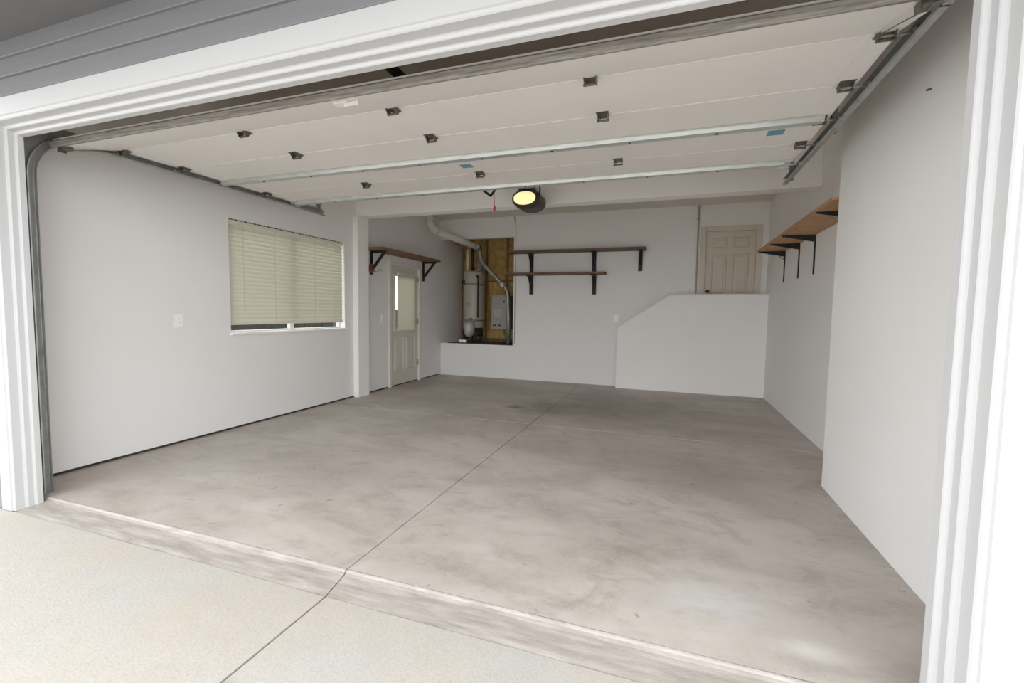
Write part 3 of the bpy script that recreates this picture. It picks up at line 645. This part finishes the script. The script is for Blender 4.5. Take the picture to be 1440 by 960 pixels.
# ------------------------------------------------------------------ heater niche contents
HX, HY = 0.06, 7.12
wh = thing('water_heater', (HX, HY, 0.67), 'cream tank water heater standing in the back niche', 'water heater')
obj('tank', MB().lathe([(0.205, 0.98), (0.222, 0.985), (0.225, 1.0), (0.225, 2.13), (0.215, 2.165), (0.17, 2.185), (0.03, 2.19)], (HX, HY, 0)), 'tank', wh)
obj('burner_base', MB().lathe([(0.19, 0.80), (0.20, 0.81), (0.20, 0.98)], (HX, HY, 0)), 'pan', wh)
for a in (0.6, 2.2, 3.9, 5.4): obj('leg', MB().tube([(HX + 0.15 * math.cos(a), HY + 0.15 * math.sin(a), 0.675), (HX + 0.15 * math.cos(a), HY + 0.15 * math.sin(a), 0.81)], 0.018, 8), 'pan', wh)
for z in (1.88, 1.12): obj('strap', MB().lathe([(0.2255, z), (0.229, z), (0.229, z + 0.035), (0.2255, z + 0.035)], (HX, HY, 0)), 'strap', wh)
obj('rating_label', MB().box(HX - 0.20, HX - 0.13, HY - 0.185, HY - 0.15, 1.92, 1.98), 'slot', wh)
obj('access_cover', MB().lathe([(0.045, 0), (0.045, -0.012), (0.03, -0.016)], (HX - 0.03, HY - 0.218, 1.46), 'y', 16), 'ugrey', wh)
obj('drain_line', MB().tube([(HX + 0.16, HY - 0.19, 2.06), (HX + 0.175, HY - 0.19, 2.0), (HX + 0.175, HY - 0.19, 1.20)], 0.016, 8).lathe([(0.03, 2.04), (0.03, 2.08)], (HX + 0.16, HY - 0.19, 0), 'z', 12), 'slot', wh)
obj('expansion_tank', MB().lathe([(0.02, 0.80), (0.07, 0.815), (0.105, 0.86), (0.115, 0.92), (0.115, 1.06), (0.09, 1.11), (0.02, 1.13)], (HX + 0.04, HY - 0.32, 0), 'z', 20), 'tankg', wh)
obj('expansion_neck', MB().tube([(HX + 0.04, HY - 0.32, 1.12), (HX + 0.04, HY - 0.28, 1.18), (HX + 0.04, HY - 0.20, 1.18)], 0.014, 8), 'strap', wh)
obj('gas_valve', MB().box(HX - 0.14, HX - 0.02, HY - 0.29, HY - 0.19, 0.80, 0.93, bev=0.01).tube([(HX - 0.08, HY - 0.26, 0.80), (HX - 0.05, HY - 0.30, 0.72), (HX + 0.10, HY - 0.28, 0.69)], 0.016, 8), 'slot', wh)
obj('cold_pipe', MB().tube([(HX - 0.13, HY - 0.03, 2.17), (HX - 0.135, HY - 0.03, 2.45), (HX - 0.14, HY + 0.02, 2.75)], 0.028, 10), 'pipew', wh)
obj('hot_pipe', MB().tube([(HX - 0.02, HY - 0.06, 2.18), (HX - 0.02, HY - 0.06, 2.42), (HX + 0.0, HY - 0.06, 2.75)], 0.032, 10), 'slot', wh)
obj('draft_hood', MB().lathe([(0.10, 2.18), (0.10, 2.20), (0.05, 2.28), (0.05, 2.60)], (HX + 0.12, HY, 0), 'z', 16), 'pipes', wh)
# white pipe from the ceiling into the niche
vp = thing('vent_pipe', (-0.30, 5.86, 2.92), 'fat white painted vent pipe dropping from the ceiling to the niche', 'pipe')
def arc(p0, p1, p2, n=6):
    return [tuple(Vector(p0) * (1 - t) ** 2 + Vector(p1) * 2 * t * (1 - t) + Vector(p2) * t * t) for t in [i / n for i in range(n + 1)]]
A_, E_, Z_ = (-0.30, 5.86, ZC), (-0.30, 5.88, 2.88), (0.27, 6.78, 2.645)
d = (Vector(Z_) - Vector(E_)).normalized()
obj('riser', MB().tube([A_, (-0.30, 5.86, 3.0)], 0.062, 18), 'pipew', vp)
obj('elbow', MB().tube(arc((-0.30, 5.86, 3.03), E_, Vector(E_) + d * 0.15), 0.068, 18), 'pipew', vp)
obj('run', MB().tube([Vector(E_) + d * 0.13, Z_], 0.062, 18), 'pipew', vp)
obj('end_coupling', MB().tube([Vector(Z_) - d * 0.03, Vector(Z_) + d * 0.05], 0.066, 18), 'pipes', vp)
fp = thing('flue_pipe', (0.85, 6.98, 0.68), 'thin galvanized pipe bending diagonally down through the niche', 'pipe')
obj('upper_run', MB().tube(arc((0.235, 6.95, 2.70), (0.265, 6.96, 2.48), (0.29, 6.96, 2.40)) + arc((0.32, 6.96, 2.34), (0.34, 6.96, 2.32), (0.40, 6.96, 2.26)) + [(0.60, 6.96, 2.06), (0.78, 6.96, 1.88)], 0.042, 14), 'pipes', fp)
obj('lower_run', MB().tube([(0.77, 6.96, 1.89)] + arc((0.81, 6.96, 1.85), (0.885, 6.96, 1.77), (0.89, 6.97, 1.64)) + [(0.905, 6.98, 1.1), (0.905, 6.98, 0.67)], 0.045, 14), 'pipes', fp)
obj('collar', MB().tube([(0.745, 6.96, 1.915), (0.80, 6.96, 1.86)], 0.050, 14), 'pipew', fp)
pb = thing('utility_box', (0.68, 7.10, 1.0), 'small grey metal utility box mounted in the niche', 'box')
obj('enclosure', B(0.51, 0.85, 7.02, 7.56, 0.97, 1.68, bev=0.006), 'ugrey', pb)
obj('cover', B(0.525, 0.835, 7.01, 7.022, 1.0, 1.66, bev=0.004), 'ugrey', pb)
obj('latch', B(0.775, 0.805, 7.0, 7.012, 1.52, 1.56), 'slot', pb)
for x in (0.58, 0.69): obj('vent_slot', B(x - 0.035, x + 0.035, 7.005, 7.012, 1.03, 1.06), 'slot', pb)
obj('printed_label', B(0.56, 0.74, 7.006, 7.0105, 1.22, 1.38), 'tank', pb)
pn = thing('drain_pan', (0.3, 7.0, 0.66), 'black drain pan lying on the niche platform', 'pan')
obj('tray', B(-0.30, 1.10, 6.63, 7.5, 0.661, 0.669), 'pan', pn)
obj('rim', B(-0.30, 1.10, 6.625, 6.635, 0.661, 0.69).box(1.09, 1.10, 6.625, 7.5, 0.661, 0.69), 'pan', pn)
bx = thing('small_carton', (0.03, 6.63, 0.66), 'small white carton on the niche ledge below the heater', 'carton')
obj('carton_body', B(-0.045, 0.105, 6.545 + 0.07, 6.60 + 0.09, 0.692, 0.735, bev=0.004), 'plate', bx)
obj('carton_lid', B(-0.05, 0.11, 6.61, 6.695, 0.735, 0.745, bev=0.002), 'vinyl', bx)
wbk = tag(obj('wood_brace', MB().tube([(-0.22, 6.76, 2.74), (0.06, 6.76, 2.62)], 0.03, 4), 'stud'), 'rough brown wood brace below the white vent pipe', 'brace')

# ------------------------------------------------------------------ small wall fittings
def plate_x(name, y, z, w, h, kind, label, cat):
    t = thing(name, (XL, y, z), label, cat)
    pl = obj('cover_plate', B(XL, XL + 0.006, y - w / 2, y + w / 2, z - h / 2, z + h / 2, bev=0.002), 'plate', t)
    if kind == 'outlet':
        for dz in (-0.02, 0.02):
            o = obj('receptacle', MB().lathe([(0.017, XL + 0.005), (0.017, XL + 0.008), (0.015, XL + 0.009)], (0, y, z + dz), 'x', 14), 'plate', pl)
            obj('slot', B(XL + 0.008, XL + 0.0095, y - 0.007, y - 0.005, z + dz - 0.004, z + dz + 0.006).box(XL + 0.008, XL + 0.0095, y + 0.005, y + 0.007, z + dz - 0.004, z + dz + 0.006), 'slot', t)
    else:
        obj('toggle', B(XL + 0.005, XL + 0.018, y - 0.005, y + 0.005, z - 0.004, z + 0.014, bev=0.001), 'plate', pl)
    return t
plate_x('wall_outlet', 1.262, 1.205, 0.082, 0.128, 'outlet', 'white outlet plate on the left wall before the window', 'outlet')
plate_x('light_switch', 4.545, 1.195, 0.08, 0.13, 'switch', 'white light switch beside the side door', 'switch')
t = thing('wall_outlet', (3.12, YB, 1.245), 'white outlet plate on the back wall beside the half wall', 'outlet')
pl = obj('cover_plate', B(3.08, 3.16, YB - 0.006, YB, 1.185, 1.305, bev=0.002), 'plate', t)
for dz in (-0.02, 0.02): obj('receptacle', MB().lathe([(0.017, YB - 0.005), (0.017, YB - 0.008), (0.015, YB - 0.009)], (3.12, 0, 1.245 + dz), 'y', 14), 'plate', pl)
cd = thing('conduit', (4.455, YB, 1.0), 'thin painted conduit running down beside the raised door', 'conduit')
obj('pipe', MB().tube([(4.455, YB - 0.014, ZC), (4.455, YB - 0.014, 0.7)], 0.013, 10), 'conduit', cd)
for z in (2.95, 2.0): obj('clip', B(4.43, 4.48, YB - 0.029, YB - 0.0, z, z + 0.02), 'conduit', cd)
tag(obj('cable', MB().tube([(1.13, YB - 0.02, ZC - 0.002), (1.15, YB - 0.012, 3.10), (1.165, YB - 0.006, 3.0), (1.168, YB - 0.006, 2.6), (1.165, YB - 0.006, 0.70)], 0.006, 6), 'conduit'), 'thin grey cable running down the edge of the heater niche', 'cable')
tag(obj('nail', MB().tube([(X1 - 0.018, 1.05, 2.47), (X1 + 0.01, 1.05, 2.475)], [0.006, 0.004], 8), 'hinge'), 'small screw head high on the near right wall', 'screw')
